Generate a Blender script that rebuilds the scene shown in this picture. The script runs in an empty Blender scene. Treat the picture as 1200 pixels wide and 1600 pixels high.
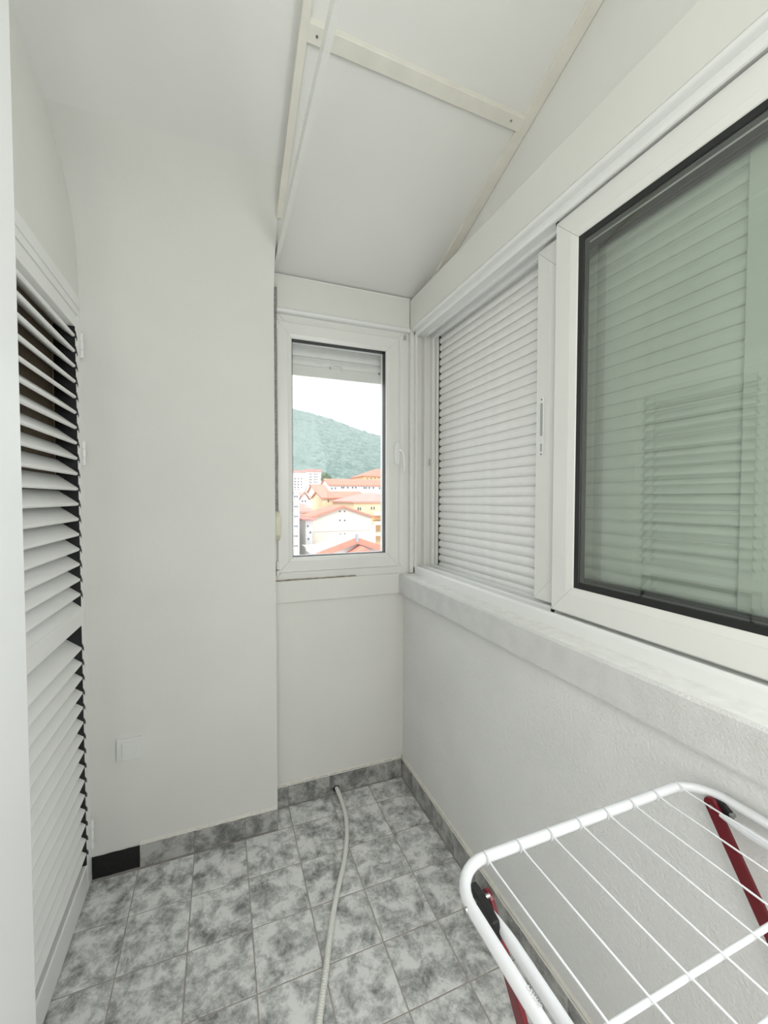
import bpy, bmesh, math, random
from mathutils import Vector, Matrix
random.seed(7)

# ------------------------------------------------------------------ camera, world, lights, exposure
S = bpy.context.scene
COL = S.collection
EYE = Vector((0.0, 0.0, 1.45721))
F_PX, YAW, PITCH, ROLL = 652.31, 0.37286, 0.03183, 0.00078
cam = bpy.data.cameras.new('camera'); cam_o = bpy.data.objects.new('camera', cam); COL.objects.link(cam_o)
cam.sensor_fit = 'VERTICAL'; cam.sensor_height = 36.0; cam.lens = 36.0 * F_PX / 1600.0
cam.clip_start = 0.02; cam.clip_end = 3000
fw = Vector((math.sin(YAW) * math.cos(PITCH), math.cos(YAW) * math.cos(PITCH), -math.sin(PITCH)))
r0 = Vector((math.cos(YAW), -math.sin(YAW), 0)); u0 = r0.cross(fw)
rt = r0 * math.cos(ROLL) + u0 * math.sin(ROLL); up = -r0 * math.sin(ROLL) + u0 * math.cos(ROLL)
cam_o.matrix_world = Matrix(((rt.x, up.x, -fw.x, EYE.x), (rt.y, up.y, -fw.y, EYE.y), (rt.z, up.z, -fw.z, EYE.z), (0, 0, 0, 1)))
S.camera = cam_o

W = bpy.data.worlds.new('world'); S.world = W; W.use_nodes = True
bg = W.node_tree.nodes['Background']; bg.inputs[0].default_value = (0.93, 0.96, 1.0, 1); bg.inputs[1].default_value = 2.05
sun = bpy.data.lights.new('sun', 'SUN'); sun.energy = 2.4; sun.angle = math.radians(20); sun.color = (1, 0.97, 0.93)
sun_o = bpy.data.objects.new('sun', sun); COL.objects.link(sun_o)
sun_o.rotation_euler = (math.radians(48), 0, math.radians(-35))
# daylight behind the photographer: open half of the sliding window (right); fill lamps added left and rear
def area_light(name, loc, direction, sx, sy, watts, col):
    l = bpy.data.lights.new(name, 'AREA'); l.shape = 'RECTANGLE'; l.size = sx; l.size_y = sy; l.energy = watts; l.color = col
    o = bpy.data.objects.new(name, l); COL.objects.link(o); o.location = loc
    o.rotation_euler = Vector(direction).to_track_quat('-Z', 'Y').to_euler(); return o
area_light('window_daylight', (0.90, -0.62, 1.80), (-1, 0.12, -0.30), 1.15, 0.95, 24, (0.93, 0.975, 1.0))
area_light('left_fill', (-0.34, -0.47, 1.62), (1, 0.22, -0.05), 1.0, 1.3, 18, (1.0, 0.962, 0.885))  # added fill lamp, brightens the parapet and the sliding window side
area_light('rear_fill', (0.27, -1.5, 1.45), (0, 1, 0.05), 1.0, 2.3, 1.5, (1.0, 0.985, 0.95))  # added weak fill lamp in front of the closed back wall

vs = S.view_settings; vs.view_transform = 'Standard'; vs.look = 'None'; vs.exposure = 0.06; vs.gamma = 1.0
vs.use_curve_mapping = False

def at(x, y, Y):
    """world point at depth Y on the line of sight through photo pixel (x, y): used to measure the town outside"""
    d = rt * ((x - 600) / F_PX) - up * ((y - 800) / F_PX) + fw
    return EYE + d * (Y / d.y)

# ------------------------------------------------------------------ materials
MATS = {}
def mat(name, col, rough=0.6, var=0.0, vscale=6.0, bump=0.0, bscale=60.0, metallic=0.0, spec=0.5, col2=None, bdist=0.004):
    m = bpy.data.materials.new(name); m.use_nodes = True; nt = m.node_tree; N = nt.nodes; L = nt.links
    b = N['Principled BSDF']; b.inputs['Roughness'].default_value = rough; b.inputs['Metallic'].default_value = metallic
    b.inputs['Specular IOR Level'].default_value = spec
    tc = N.new('ShaderNodeTexCoord')
    if var > 0 or col2:
        n = N.new('ShaderNodeTexNoise'); n.inputs['Scale'].default_value = vscale; n.inputs['Detail'].default_value = 6
        L.new(tc.outputs['Object'], n.inputs['Vector'])
        r = N.new('ShaderNodeValToRGB'); r.color_ramp.elements[0].position = 0.32; r.color_ramp.elements[1].position = 0.68
        c2 = col2 or tuple(c * (1 - var) for c in col)
        r.color_ramp.elements[0].color = (*c2, 1); r.color_ramp.elements[1].color = (*col, 1)
        L.new(n.outputs['Fac'], r.inputs['Fac']); L.new(r.outputs['Color'], b.inputs['Base Color'])
    else:
        b.inputs['Base Color'].default_value = (*col, 1)
    if bump > 0:
        n2 = N.new('ShaderNodeTexNoise'); n2.inputs['Scale'].default_value = bscale; n2.inputs['Detail'].default_value = 5
        n2.inputs['Roughness'].default_value = 0.6
        L.new(tc.outputs['Object'], n2.inputs['Vector'])
        bm_ = N.new('ShaderNodeBump'); bm_.inputs['Strength'].default_value = bump; bm_.inputs['Distance'].default_value = bdist
        L.new(n2.outputs['Fac'], bm_.inputs['Height']); L.new(bm_.outputs['Normal'], b.inputs['Normal'])
    MATS[name] = m; return m

def tile_mat(name, dark, mid, light):
    m = bpy.data.materials.new(name); m.use_nodes = True; nt = m.node_tree; N = nt.nodes; L = nt.links
    b = N['Principled BSDF']; b.inputs['Roughness'].default_value = 0.33
    tc = N.new('ShaderNodeTexCoord'); oi = N.new('ShaderNodeObjectInfo')
    mul = N.new('ShaderNodeMath'); mul.operation = 'MULTIPLY'; mul.inputs[1].default_value = 37.0
    L.new(oi.outputs['Random'], mul.inputs[0])
    n = N.new('ShaderNodeTexNoise'); n.noise_dimensions = '4D'
    n.inputs['Scale'].default_value = 15; n.inputs['Detail'].default_value = 12; n.inputs['Roughness'].default_value = 0.74; n.inputs['Distortion'].default_value = 0.25
    L.new(tc.outputs['Object'], n.inputs['Vector']); L.new(mul.outputs[0], n.inputs['W'])
    r = N.new('ShaderNodeValToRGB'); e = r.color_ramp.elements
    e[0].position = 0.37; e[0].color = (*dark, 1); e[1].position = 0.565; e[1].color = (*light, 1)
    k = e.new(0.465); k.color = (*mid, 1)
    L.new(n.outputs['Fac'], r.inputs['Fac']); L.new(r.outputs['Color'], b.inputs['Base Color'])
    bp = N.new('ShaderNodeBump'); bp.inputs['Strength'].default_value = 0.15; bp.inputs['Distance'].default_value = 0.002
    L.new(n.outputs['Fac'], bp.inputs['Height']); L.new(bp.outputs['Normal'], b.inputs['Normal'])
    MATS[name] = m

def glass_mat(name, tint, refl=1.0, ior=1.5):
    m = bpy.data.materials.new(name); m.use_nodes = True; nt = m.node_tree; N = nt.nodes; L = nt.links
    N.remove(N['Principled BSDF'])
    t = N.new('ShaderNodeBsdfTransparent'); t.inputs[0].default_value = (*tint, 1)
    g = N.new('ShaderNodeBsdfGlossy'); g.inputs['Roughness'].default_value = 0.0; g.inputs[0].default_value = (1, 1, 1, 1)
    f = N.new('ShaderNodeFresnel'); ge = N.new('ShaderNodeNewGeometry'); mr = N.new('ShaderNodeMapRange')
    mr.inputs['To Min'].default_value = ior; mr.inputs['To Max'].default_value = 1/ior      # same reflectance seen from either side of the pane
    L.new(ge.outputs['Backfacing'], mr.inputs['Value']); L.new(mr.outputs[0], f.inputs[0])
    mx = N.new('ShaderNodeMixShader'); mm = N.new('ShaderNodeMath'); mm.operation = 'MULTIPLY'; mm.inputs[1].default_value = refl
    L.new(f.outputs[0], mm.inputs[0]); L.new(mm.outputs[0], mx.inputs[0]); L.new(t.outputs[0], mx.inputs[1]); L.new(g.outputs[0], mx.inputs[2])
    L.new(mx.outputs[0], N['Material Output'].inputs[0]); MATS[name] = m

mat('plaster', (0.83, 0.825, 0.785), 0.75, 0.05, 2.2, 0.12, 45)
mat('plaster_rough', (0.92, 0.92, 0.91), 0.85, 0.06, 3.0, 0.6, 130, bdist=0.008)
mat('sill_rough', (0.80, 0.80, 0.79), 0.85, 0.08, 14, 0.6, 190, bdist=0.006)
mat('sill_top', (0.92, 0.92, 0.89), 0.8, 0.10, 30, 0.2, 90)
mat('ceiling_paint', (0.86, 0.86, 0.83), 0.7, 0.05, 1.6, 0.06, 30)
mat('beam_paint', (0.84, 0.82, 0.74), 0.55, 0.08, 12, 0.1, 80)
mat('rail_paint', (0.88, 0.88, 0.84), 0.4, 0.03, 15)
mat('pvc', (0.86, 0.86, 0.83), 0.28, 0.03, 5)
mat('pvc_bright', (0.88, 0.89, 0.88), 0.22)
mat('box_paint', (0.82, 0.82, 0.78), 0.4, 0.04, 4)
mat('gasket', (0.012, 0.013, 0.013), 0.45)
mat('shutter_pvc', (0.92, 0.92, 0.90), 0.45, 0.05, 25)
mat('door_white', (0.91, 0.91, 0.89), 0.35, 0.03, 6)
mat('near_wall', (0.88, 0.89, 0.88), 0.27, 0.03, 2)
mat('black_plastic', (0.008, 0.008, 0.009), 0.5)
mat('brown_board', (0.16, 0.115, 0.07), 0.6, 0.3, 60)
mat('board_edge', (0.42, 0.29, 0.16), 0.6)
mat('grout', (0.50, 0.46, 0.42), 0.9, 0.3, 25)
mat('grout_dark', (0.13, 0.12, 0.11), 0.9, 0.3, 25)
mat('mastic_black', (0.006, 0.006, 0.006), 0.75, 0, 6, 0.8, 60)
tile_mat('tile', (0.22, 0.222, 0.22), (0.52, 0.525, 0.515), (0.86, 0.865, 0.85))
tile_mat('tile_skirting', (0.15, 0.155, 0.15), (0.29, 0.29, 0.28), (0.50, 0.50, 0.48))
mat('bead', (0.84, 0.82, 0.76), 0.85, 0.12, 40); mat('switch_paint', (0.83, 0.83, 0.81), 0.45)
mat('strap_grey', (0.40, 0.40, 0.38), 0.8, 0.4, 90)
mat('cream_plastic', (0.74, 0.71, 0.58), 0.35)
mat('hose_plastic', (0.86, 0.86, 0.81), 0.4)
mat('rack_white', (0.80, 0.81, 0.835), 0.25)
mat('rack_red', (0.15, 0.005, 0.012), 0.3)
mat('steel', (0.55, 0.55, 0.53), 0.3, metallic=1.0)
mat('print_grey', (0.45, 0.46, 0.46), 0.7); mat('print_pale', (0.66, 0.67, 0.68), 0.6)
mat('dirt', (0.45, 0.40, 0.32), 0.95, 0.5, 60)
glass_mat('glass_clear', (0.985, 0.992, 0.99), 0.12)
glass_mat('glass_green', (0.970, 0.994, 0.974), 1.6)
mat('town_white', (0.72, 0.71, 0.69), 0.8, 0.06, 0.3)
mat('town_cream', (0.72, 0.64, 0.52), 0.8, 0.06, 0.3)
mat('town_beige', (0.68, 0.61, 0.53), 0.8, 0.08, 0.3)
mat('town_yellow', (0.74, 0.58, 0.38), 0.8, 0.06, 0.3)
mat('town_orange', (0.72, 0.46, 0.26), 0.8, 0.06, 0.3)
mat('town_grey', (0.36, 0.37, 0.41), 0.8, 0.1, 0.3)
mat('roof_tile', (0.60, 0.27, 0.20), 0.85, 0.0, 1.2, 0.5, 2.0, col2=(0.50, 0.22, 0.17), bdist=0.1)
mat('roof_pink', (0.62, 0.33, 0.29), 0.85, 0.0, 1.2, col2=(0.52, 0.27, 0.24))
mat('roof_pale', (0.72, 0.60, 0.57), 0.85, 0.0, 3.0, col2=(0.62, 0.46, 0.43)); mat('town_window', (0.10, 0.11, 0.14), 0.3)
mat('forest_hazed', (0.30, 0.42, 0.36), 0.95, 0.0, 0.16, 1.0, 0.3, col2=(0.13, 0.22, 0.20), bdist=5.0)  # pale bluish green: part of the haze is mixed into this colour
mat('tree_leaf', (0.13, 0.19, 0.12), 0.95, 0.3, 0.8)
mat('town_ground', (0.55, 0.53, 0.50), 0.95, 0.2, 0.1)

# ------------------------------------------------------------------ mesh helpers
def link(name, me, m, parent=None):
    o = bpy.data.objects.new(name, me); COL.objects.link(o)
    if m and not me.materials: me.materials.append(MATS[m])
    if parent: o.parent = parent
    return o
def build(name, bm, m, parent=None, smooth=False, bev=0.0, seg=2, recalc=True):
    if recalc: bmesh.ops.recalc_face_normals(bm, faces=bm.faces[:])
    if bev > 0:
        es = [e for e in bm.edges if len(e.link_faces) == 2 and e.calc_face_angle(0) > 0.5]
        bmesh.ops.bevel(bm, geom=es, offset=bev, segments=seg, profile=0.5, affect='EDGES', clamp_overlap=True)
    if smooth:
        for f in bm.faces: f.smooth = True
        for e in bm.edges:
            if len(e.link_faces) == 2 and e.calc_face_angle(0) > 0.7: e.smooth = False
    me = bpy.data.meshes.new(name); bm.to_mesh(me); bm.free()
    return link(name, me, m, parent)
def box(bm, x0, x1, y0, y1, z0, z1):
    v = [bm.verts.new(p) for p in ((x0,y0,z0),(x1,y0,z0),(x1,y1,z0),(x0,y1,z0),(x0,y0,z1),(x1,y0,z1),(x1,y1,z1),(x0,y1,z1))]
    for f in ((0,3,2,1),(4,5,6,7),(0,1,5,4),(1,2,6,5),(2,3,7,6),(3,0,4,7)): bm.faces.new([v[i] for i in f])
    return v
def hexa(bm, P):
    v = [bm.verts.new(p) for p in P]
    for f in ((0,3,2,1),(4,5,6,7),(0,1,5,4),(1,2,6,5),(2,3,7,6),(3,0,4,7)): bm.faces.new([v[i] for i in f])
def obox(name, m, b, parent=None, bev=0.0, **k):
    bm = bmesh.new(); box(bm, *b); return build(name, bm, m, parent, bev=bev, **k)
def prism(bm, pts, axis, a, b):
    """extrude a 2-D outline along an axis; outline coords are the two other axes in x,y,z order"""
    def P(p, t):
        if axis == 0: return (t, p[0], p[1])
        if axis == 1: return (p[0], t, p[1])
        return (p[0], p[1], t)
    A = [bm.verts.new(P(p, a)) for p in pts]; B = [bm.verts.new(P(p, b)) for p in pts]
    n = len(pts); bm.faces.new(A[::-1]); bm.faces.new(B)
    for i in range(n): bm.faces.new((A[i], A[(i+1) % n], B[(i+1) % n], B[i]))
def tube(bm, path, r, n=12, cap=True):
    path = [Vector(p) for p in path]; rings = []; prev = None
    for i, p in enumerate(path):
        d = (path[min(i+1, len(path)-1)] - path[max(i-1, 0)]).normalized()
        if prev is None:
            a = d.orthogonal().normalized()
        else:
            a = (prev - d * prev.dot(d)).normalized()
        prev = a; b = d.cross(a); rr = r(i) if callable(r) else r
        rings.append([bm.verts.new(p + (a * math.cos(2*math.pi*k/n) + b * math.sin(2*math.pi*k/n)) * rr) for k in range(n)])
    for A, B in zip(rings, rings[1:]):
        for k in range(n): bm.faces.new((A[k], A[(k+1) % n], B[(k+1) % n], B[k]))
    if cap: bm.faces.new(rings[0][::-1]); bm.faces.new(rings[-1])
def spline(P, n=10):
    P = [Vector(p) for p in P]; out = []
    for i in range(len(P)-1):
        a, b, c, d = P[max(i-1,0)], P[i], P[i+1], P[min(i+2, len(P)-1)]
        for k in range(n):
            t = k/n; out.append(0.5*((2*b)+(c-a)*t+(2*a-5*b+4*c-d)*t*t+(3*b-a-3*c+d)*t**3))
    out.append(P[-1]); return out
def rect_frame(bm, u0, u1, v0, v1, prof, pos, gap=0.0004):
    """mitred frame of four profiles. prof: [(inset, depth)], pos(u,v,depth)->xyz"""
    for side in range(4):
        e0, e1 = [], []
        for d, h in prof:
            if side == 0: a, b = (u0+d+gap, v0+d), (u1-d-gap, v0+d)
            elif side == 1: a, b = (u1-d, v0+d+gap), (u1-d, v1-d-gap)
            elif side == 2: a, b = (u1-d-gap, v1-d), (u0+d+gap, v1-d)
            else: a, b = (u0+d, v1-d-gap), (u0+d, v0+d+gap)
            e0.append(bm.verts.new(pos(a[0], a[1], h))); e1.append(bm.verts.new(pos(b[0], b[1], h)))
        n = len(prof); bm.faces.new(e0[::-1]); bm.faces.new(e1)
        for i in range(n): bm.faces.new((e0[i], e0[(i+1) % n], e1[(i+1) % n], e1[i]))
def tag(o, label, cat, group=None, kind=None):
    o['label'] = label; o['category'] = cat
    if group: o['group'] = group
    if kind: o['kind'] = kind
    return o
def thing(name, label, cat, loc=(0,0,0), group=None, kind=None):
    o = bpy.data.objects.new(name, None); COL.objects.link(o); o.location = loc; o.empty_display_size = 0.05
    return tag(o, label, cat, group, kind)
def keep(o, parent):
    """parent without moving (parents here are unrotated empties)"""
    o.parent = parent; o.matrix_parent_inverse = Matrix.Translation(parent.location).inverted(); return o

# ================================================================== THE SETTING
# ---- floor with its tiles
GX, GY, T = 0.2838, 1.6376, 0.2
bm = bmesh.new(); box(bm, -0.56, 1.05, -1.6, 2.10, -0.10, -0.0015)
floor = tag(build('floor', bm, 'grout'), 'floor of square grey marbled ceramic tiles', 'floor', kind='structure')
tile_cache = {}
def tile_mesh(w, d):
    k = (round(w, 4), round(d, 4))
    if k not in tile_cache:
        b = bmesh.new(); box(b, 0, w, 0, d, -0.006, 0.0)
        top = [e for e in b.edges if all(v.co.z > -0.001 for v in e.verts)]
        bmesh.ops.bevel(b, geom=top, offset=0.0012, segments=1, affect='EDGES')
        me = bpy.data.meshes.new('tile'); b.to_mesh(me); b.free(); me.materials.append(MATS['tile']); tile_cache[k] = me
    return tile_cache[k]
J = 0.002
for j in range(-14, 2):
    for i in range(-4, 3):
        x0, x1 = GX + i*T, GX + (i+1)*T; y0, y1 = GY + j*T, GY + (j+1)*T
        x0 = max(x0, -0.55); x1 = min(x1, 0.868)
        ymax = 1.842 if x1 <= 0.2195 + 0.07 and x0 < 0.21 else 1.966
        y1 = min(y1, ymax); y0 = max(y0, -1.6)
        if x1 - x0 < 0.02 or y1 - y0 < 0.015: continue
        o = link('tile', tile_mesh(x1-x0-2*J, y1-y0-2*J), None, floor); o.location = (x0+J, y0+J, random.uniform(-0.0004, 0.0004))
# narrow cut tiles in the recess beside the pier
o = link('tile', tile_mesh(0.06, 0.12), None, floor); o.location = (0.2215, 1.8396, 0)

# ---- far wall under the window, pier with the switch, parapet on the right
def stru(name, m, b, label, cat='wall', bev=0.0):
    return tag(obox(name, m, b, bev=bev), label, cat, kind='structure')
stru('wall_far', 'plaster', (0.19, 0.95, 1.978, 2.10, -0.02, 0.972), 'white plaster wall below the small window', 'wall')
stru('wall_far_post', 'plaster', (0.907, 1.12, 1.973, 2.10, 0.97, 2.60), 'white corner post between the two windows', 'wall')
stru('wall_far_outer', 'plaster', (-0.60, 0.2225, 1.97, 2.10, -0.02, 3.3), 'white outer wall behind the pier with the switch', 'wall')
stru('wall_right', 'plaster_rough', (0.88, 1.06, -1.6, 1.99, -0.02, 0.975), 'rough plastered white parapet wall under the sliding window', 'wall')
# pier wall with a soft cove into the sloping ceiling
SL = 0.35
def cz(Y, off=0.0): return 2.475 + off + SL * (1.96 - Y)
pts = [(1.97, -0.02), (1.85, -0.02), (1.85, 2.24)]
a0 = Vector((1.85, 2.24)); c0 = Vector((1.85, cz(1.85, 0.02))); b0 = Vector((1.55, cz(1.55, 0.02)))
for k in range(1, 21):
    t = k/20; q = a0*(1-t)**2 + c0*2*t*(1-t) + b0*t*t; pts.append((q.x, q.y))
pts += [(1.55, 2.80), (1.97, 2.80)]
bm = bmesh.new(); prism(bm, pts, 0, -0.60, 0.2195)
tag(build('wall_switch', bm, 'plaster', smooth=True), 'white plaster pier wall with a painted-over light switch', 'wall', kind='structure')
# ceilings
bm = bmesh.new(); prism(bm, [(1.551, cz(1.551, 0.02)), (-1.6, cz(-1.6, 0.02)), (-1.6, cz(-1.6, 0.2)), (1.551, cz(1.551, 0.2))], 0, -0.60, 0.2195)
tag(build('ceiling_plaster', bm, 'ceiling_paint'), 'sloping plastered ceiling over the louvred door', 'ceiling', kind='structure')
bm = bmesh.new(); prism(bm, [(2.10, cz(2.10)), (-1.6, cz(-1.6)), (-1.6, cz(-1.6, 0.2)), (2.10, cz(2.10, 0.2))], 0, 0.2195, 1.15)
ceil = tag(build('ceiling', bm, 'ceiling_paint'), 'sloping white panelled ceiling framed by thin battens', 'ceiling', kind='structure')
# gable infill above the shutter box
bm = bmesh.new(); prism(bm, [(2.10, 2.33), (-1.6, 2.33), (-1.6, cz(-1.6, 0.05)), (2.10, cz(2.10, 0.05))], 0, 1.004, 1.15)
tag(build('wall_right_upper', bm, 'ceiling_paint'), 'white infill wall above the long shutter box', 'wall', kind='structure')
# ceiling battens
def batten(name, x0, x1, ya, yb, th, label):
    b = bmesh.new()
    hexa(b, [(x0, ya, cz(ya, -th)), (x1, ya, cz(ya, -th)), (x1, yb, cz(yb, -th)), (x0, yb, cz(yb, -th)),
             (x0, ya, cz(ya, 0.004)), (x1, ya, cz(ya, 0.004)), (x1, yb, cz(yb, 0.004)), (x0, yb, cz(yb, 0.004))])
    return tag(build(name, b, 'beam_paint', bev=0.0015, seg=1), label, 'batten', kind='structure')
batten('trim_1', 0.2135, 0.2375, 1.70, -1.5, 0.016, 'long cream batten along the left edge of the ceiling panel')
batten('trim_2', 0.962, 1.003, 1.93, -1.5, 0.012, 'long cream batten in the corner above the shutter box')
th = 0.014; A, B = (0.236, 1.160, 1.200), (0.975, 1.176, 1.214)
bm = bmesh.new()
hexa(bm, [(A[0], A[1], cz(A[1], -th)), (B[0], B[1], cz(B[1], -th)), (B[0], B[2], cz(B[2], -th)), (A[0], A[2], cz(A[2], -th)),
          (A[0], A[1], cz(A[1], .004)), (B[0], B[1], cz(B[1], .004)), (B[0], B[2], cz(B[2], .004)), (A[0], A[2], cz(A[2], .004))])
cb = tag(build('trim_3', bm, 'beam_paint', bev=0.0015, seg=1), 'cross batten screwed between the two long ceiling battens', 'batten', kind='structure')
nrm = Vector((0, -SL, -1)).normalized()
for x, y in ((0.262, 1.181), (0.925, 1.192)):
    b = bmesh.new(); p = Vector((x, y, cz(y, -th)))
    tube(b, [p - nrm*0.001, p + nrm*0.0008], 0.0042, 12)
    s = build('screw', b, 'steel', cb)
    b = bmesh.new(); tube(b, [p + nrm*0.0006, p + nrm*0.0011], 0.0016, 8); build('screw_recess', b, 'gasket', s)
# horizontal rail from the far box towards the camera
bm = bmesh.new(); x0, x1 = 0.2262, 0.2430
hexa(bm, [(x0, -1.5, 2.467), (x1, -1.5, 2.467), (x1, 1.945, 2.469), (x0, 1.945, 2.469), (x0, -1.5, 2.508), (x1, -1.5, 2.508), (x1, 1.845, 2.505), (x0, 1.845, 2.505)])
tag(build('trim_4', bm, 'rail_paint', bev=0.001, seg=1), 'free white rail running level below the sloping ceiling', 'rail', kind='structure')
# sills
stru('trim_5', 'plaster', (0.205, 0.908, 1.962, 2.06, 0.970, 1.074), 'painted sill band under the small window', 'sill', 0.004)
bm = bmesh.new(); prism(bm, [(0.852, 0.970), (0.850, 0.975), (0.850, 1.064), (0.856, 1.070), (1.06, 1.070), (1.06, 0.970)], 1, -1.6, 1.966)
bmesh.ops.subdivide_edges(bm, edges=[e for e in bm.edges if abs(e.verts[0].co.y - e.verts[1].co.y) > 1], cuts=120)
for v in bm.verts:
    if v.co.x < 0.90:
        h = math.sin(v.co.y*57)*0.4 + math.sin(v.co.y*131+1)*0.35 + random.uniform(-.6, .6)
        v.co.x += 0.0007*h; v.co.z += 0.0006*h
sill_r = tag(build('trim_6', bm, 'sill_rough'), 'thick rough-cast white sill along the sliding window', 'sill', kind='structure')
bm = bmesh.new(); box(bm, 0.8575, 0.93, -1.58, 1.955, 1.0695, 1.0716)
build('sill_top', bm, 'sill_top', sill_r)
# left side: near wall, wall above the door, back wall
bm = bmesh.new(); prism(bm, [(-0.60, 0.99), (-0.350, 0.99), (-0.515, 0.08), (-0.60, 0.08)], 2, -0.02, 3.6)  # face angled on purpose so that it picks up the window's sheen
tag(build('wall_left_near', bm, 'near_wall', bev=0.003), 'smooth glossy white panel turned to mirror the window at the near left edge', 'wall', kind='structure')
stru('wall_left_back', 'plaster', (-0.60, -0.36, -1.6, 0.04, -0.02, 3.6), 'white wall beside the photographer', 'wall')
stru('wall_left', 'plaster', (-0.60, -0.476, 0.99, 1.86, 2.187, 3.4), 'white wall above the louvred door', 'wall')
stru('wall_left_outer', 'plaster', (-0.75, -0.60, -1.7, 2.10, -0.02, 3.9), 'outer masonry wall behind the louvred door', 'wall')
stru('wall_back', 'plaster', (-0.75, 1.15, -1.75, -1.6, -0.02, 4.0), 'white wall behind the photographer', 'wall')
stru('light_block_right', 'plaster', (1.04, 1.15, -1.6, 0.472, 0.97, 2.5), 'white panel added beside the roller shutter to block light', 'wall')  # added out of view to keep outside light from entering here

# ---- skirting tiles
def skirt(name, label, pieces, base):
    b = bmesh.new(); box(b, *base)
    o = tag(build(name, b, 'grout'), label, 'skirting', kind='structure')
    for p in pieces:
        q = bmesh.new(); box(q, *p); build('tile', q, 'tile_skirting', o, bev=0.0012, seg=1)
    x0, x1, y0, y1, _, z1 = base
    q = bmesh.new()
    if x1 - x0 > y1 - y0: prism(q, [(y0-.0035, z1-.004), (y1, z1-.004), (y1, z1+.006), (y1-.002, z1+.006)], 0, x0, x1)
    else: prism(q, [(x0-.0035, z1-.004), (x1, z1-.004), (x1, z1+.006), (x1-.002, z1+.006)], 1, y0, y1)
    ax = 0 if x1 - x0 > y1 - y0 else 1
    bmesh.ops.subdivide_edges(q, edges=[e for e in q.edges if abs(e.verts[0].co[ax] - e.verts[1].co[ax]) > .3], cuts=60)
    for v in q.verts: v.co.z += random.uniform(-.0012, .0012)
    build('mortar_bead', q, 'bead', o)
    return o
H1 = 0.092
px = [-0.3125, -0.1162, 0.0838, 0.2195]
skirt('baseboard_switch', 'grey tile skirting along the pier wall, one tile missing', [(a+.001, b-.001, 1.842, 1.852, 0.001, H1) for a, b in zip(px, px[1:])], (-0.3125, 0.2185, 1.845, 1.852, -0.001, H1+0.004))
px = [0.205, 0.2838, 0.4838, 0.545, 0.6838, 0.868]
pcs = [(a+.001, b-.001, 1.966, 1.979, 0.001, 0.098) for a, b in zip(px, px[1:])]
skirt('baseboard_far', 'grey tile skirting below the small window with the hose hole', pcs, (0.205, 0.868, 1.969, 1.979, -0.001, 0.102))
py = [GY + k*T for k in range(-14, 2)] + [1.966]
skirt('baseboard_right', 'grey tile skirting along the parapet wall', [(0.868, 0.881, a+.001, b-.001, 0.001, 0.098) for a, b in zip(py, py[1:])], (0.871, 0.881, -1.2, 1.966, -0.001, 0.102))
# black bed of the missing tile
bm = bmesh.new(); box(bm, -0.472, -0.3135, 1.8462, 1.852, 0.002, 0.088)
bmesh.ops.subdivide_edges(bm, edges=bm.edges[:], cuts=7, use_grid_fill=True)
for v in bm.verts:
    if v.co.y < 1.848: v.co.y += random.uniform(-0.0008, 0.0008)
    if v.co.z > 0.08: v.co.z += random.uniform(-0.004, 0.001)
tag(build('trim_7', bm, 'mastic_black'), 'black adhesive bed where a skirting tile is missing', 'adhesive patch', kind='structure')

# ================================================================== LOUVRED DOOR
door = thing('door_1', 'white louvred closet door with black slat tracks', 'door', (-0.49, 1.5, 0), kind='structure')
def dpart(name, m, b, bev=0.0015, parent=None):
    return keep(obox(name, m, b, bev=bev, seg=1), parent or door)
# frame: three stepped members at the head, one at the hinge side
dpart('frame_head', 'door_white', (-0.52, -0.471, 0.99, 1.85, 2.145, 2.185))
dpart('frame_head', 'door_white', (-0.52, -0.4735, 0.99, 1.85, 2.118, 2.1445))
dpart('frame_head', 'door_white', (-0.52, -0.477, 0.99, 1.85, 2.095, 2.1175))
dpart('frame_jamb', 'door_white', (-0.52, -0.474, 1.834, 1.852, 0.0, 2.118), 0.001)
dpart('stile', 'door_white', (-0.515, -0.470, 1.786, 1.832, 0.012, 2.092))
dpart('stile', 'door_white', (-0.515, -0.470, 1.150, 1.215, 0.012, 2.092))
dpart('rail', 'door_white', (-0.515, -0.470, 1.2155, 1.7855, 0.998, 1.066), 0.004)
dpart('rail', 'door_white', (-0.515, -0.470, 1.2155, 1.7855, 0.012, 0.115), 0.004)
dpart('rail', 'door_white', (-0.515, -0.470, 1.2155, 1.7855, 2.062, 2.092), 0.002)
bm = bmesh.new(); prism(bm, [(-0.4705, 1.0662), (-0.4705, 1.0685), (-0.520, 1.112), (-0.520, 1.0662)], 1, 1.2168, 1.7795); keep(build('rail_ledge', bm, 'door_white'), door)
dpart('backing_board', 'brown_board', (-0.556, -0.536, 1.16, 1.774, 0.03, 2.11), 0.0)
dpart('board_lipping', 'board_edge', (-0.556, -0.5345, 1.7742, 1.7795, 0.03, 2.11), 0.0)
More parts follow.
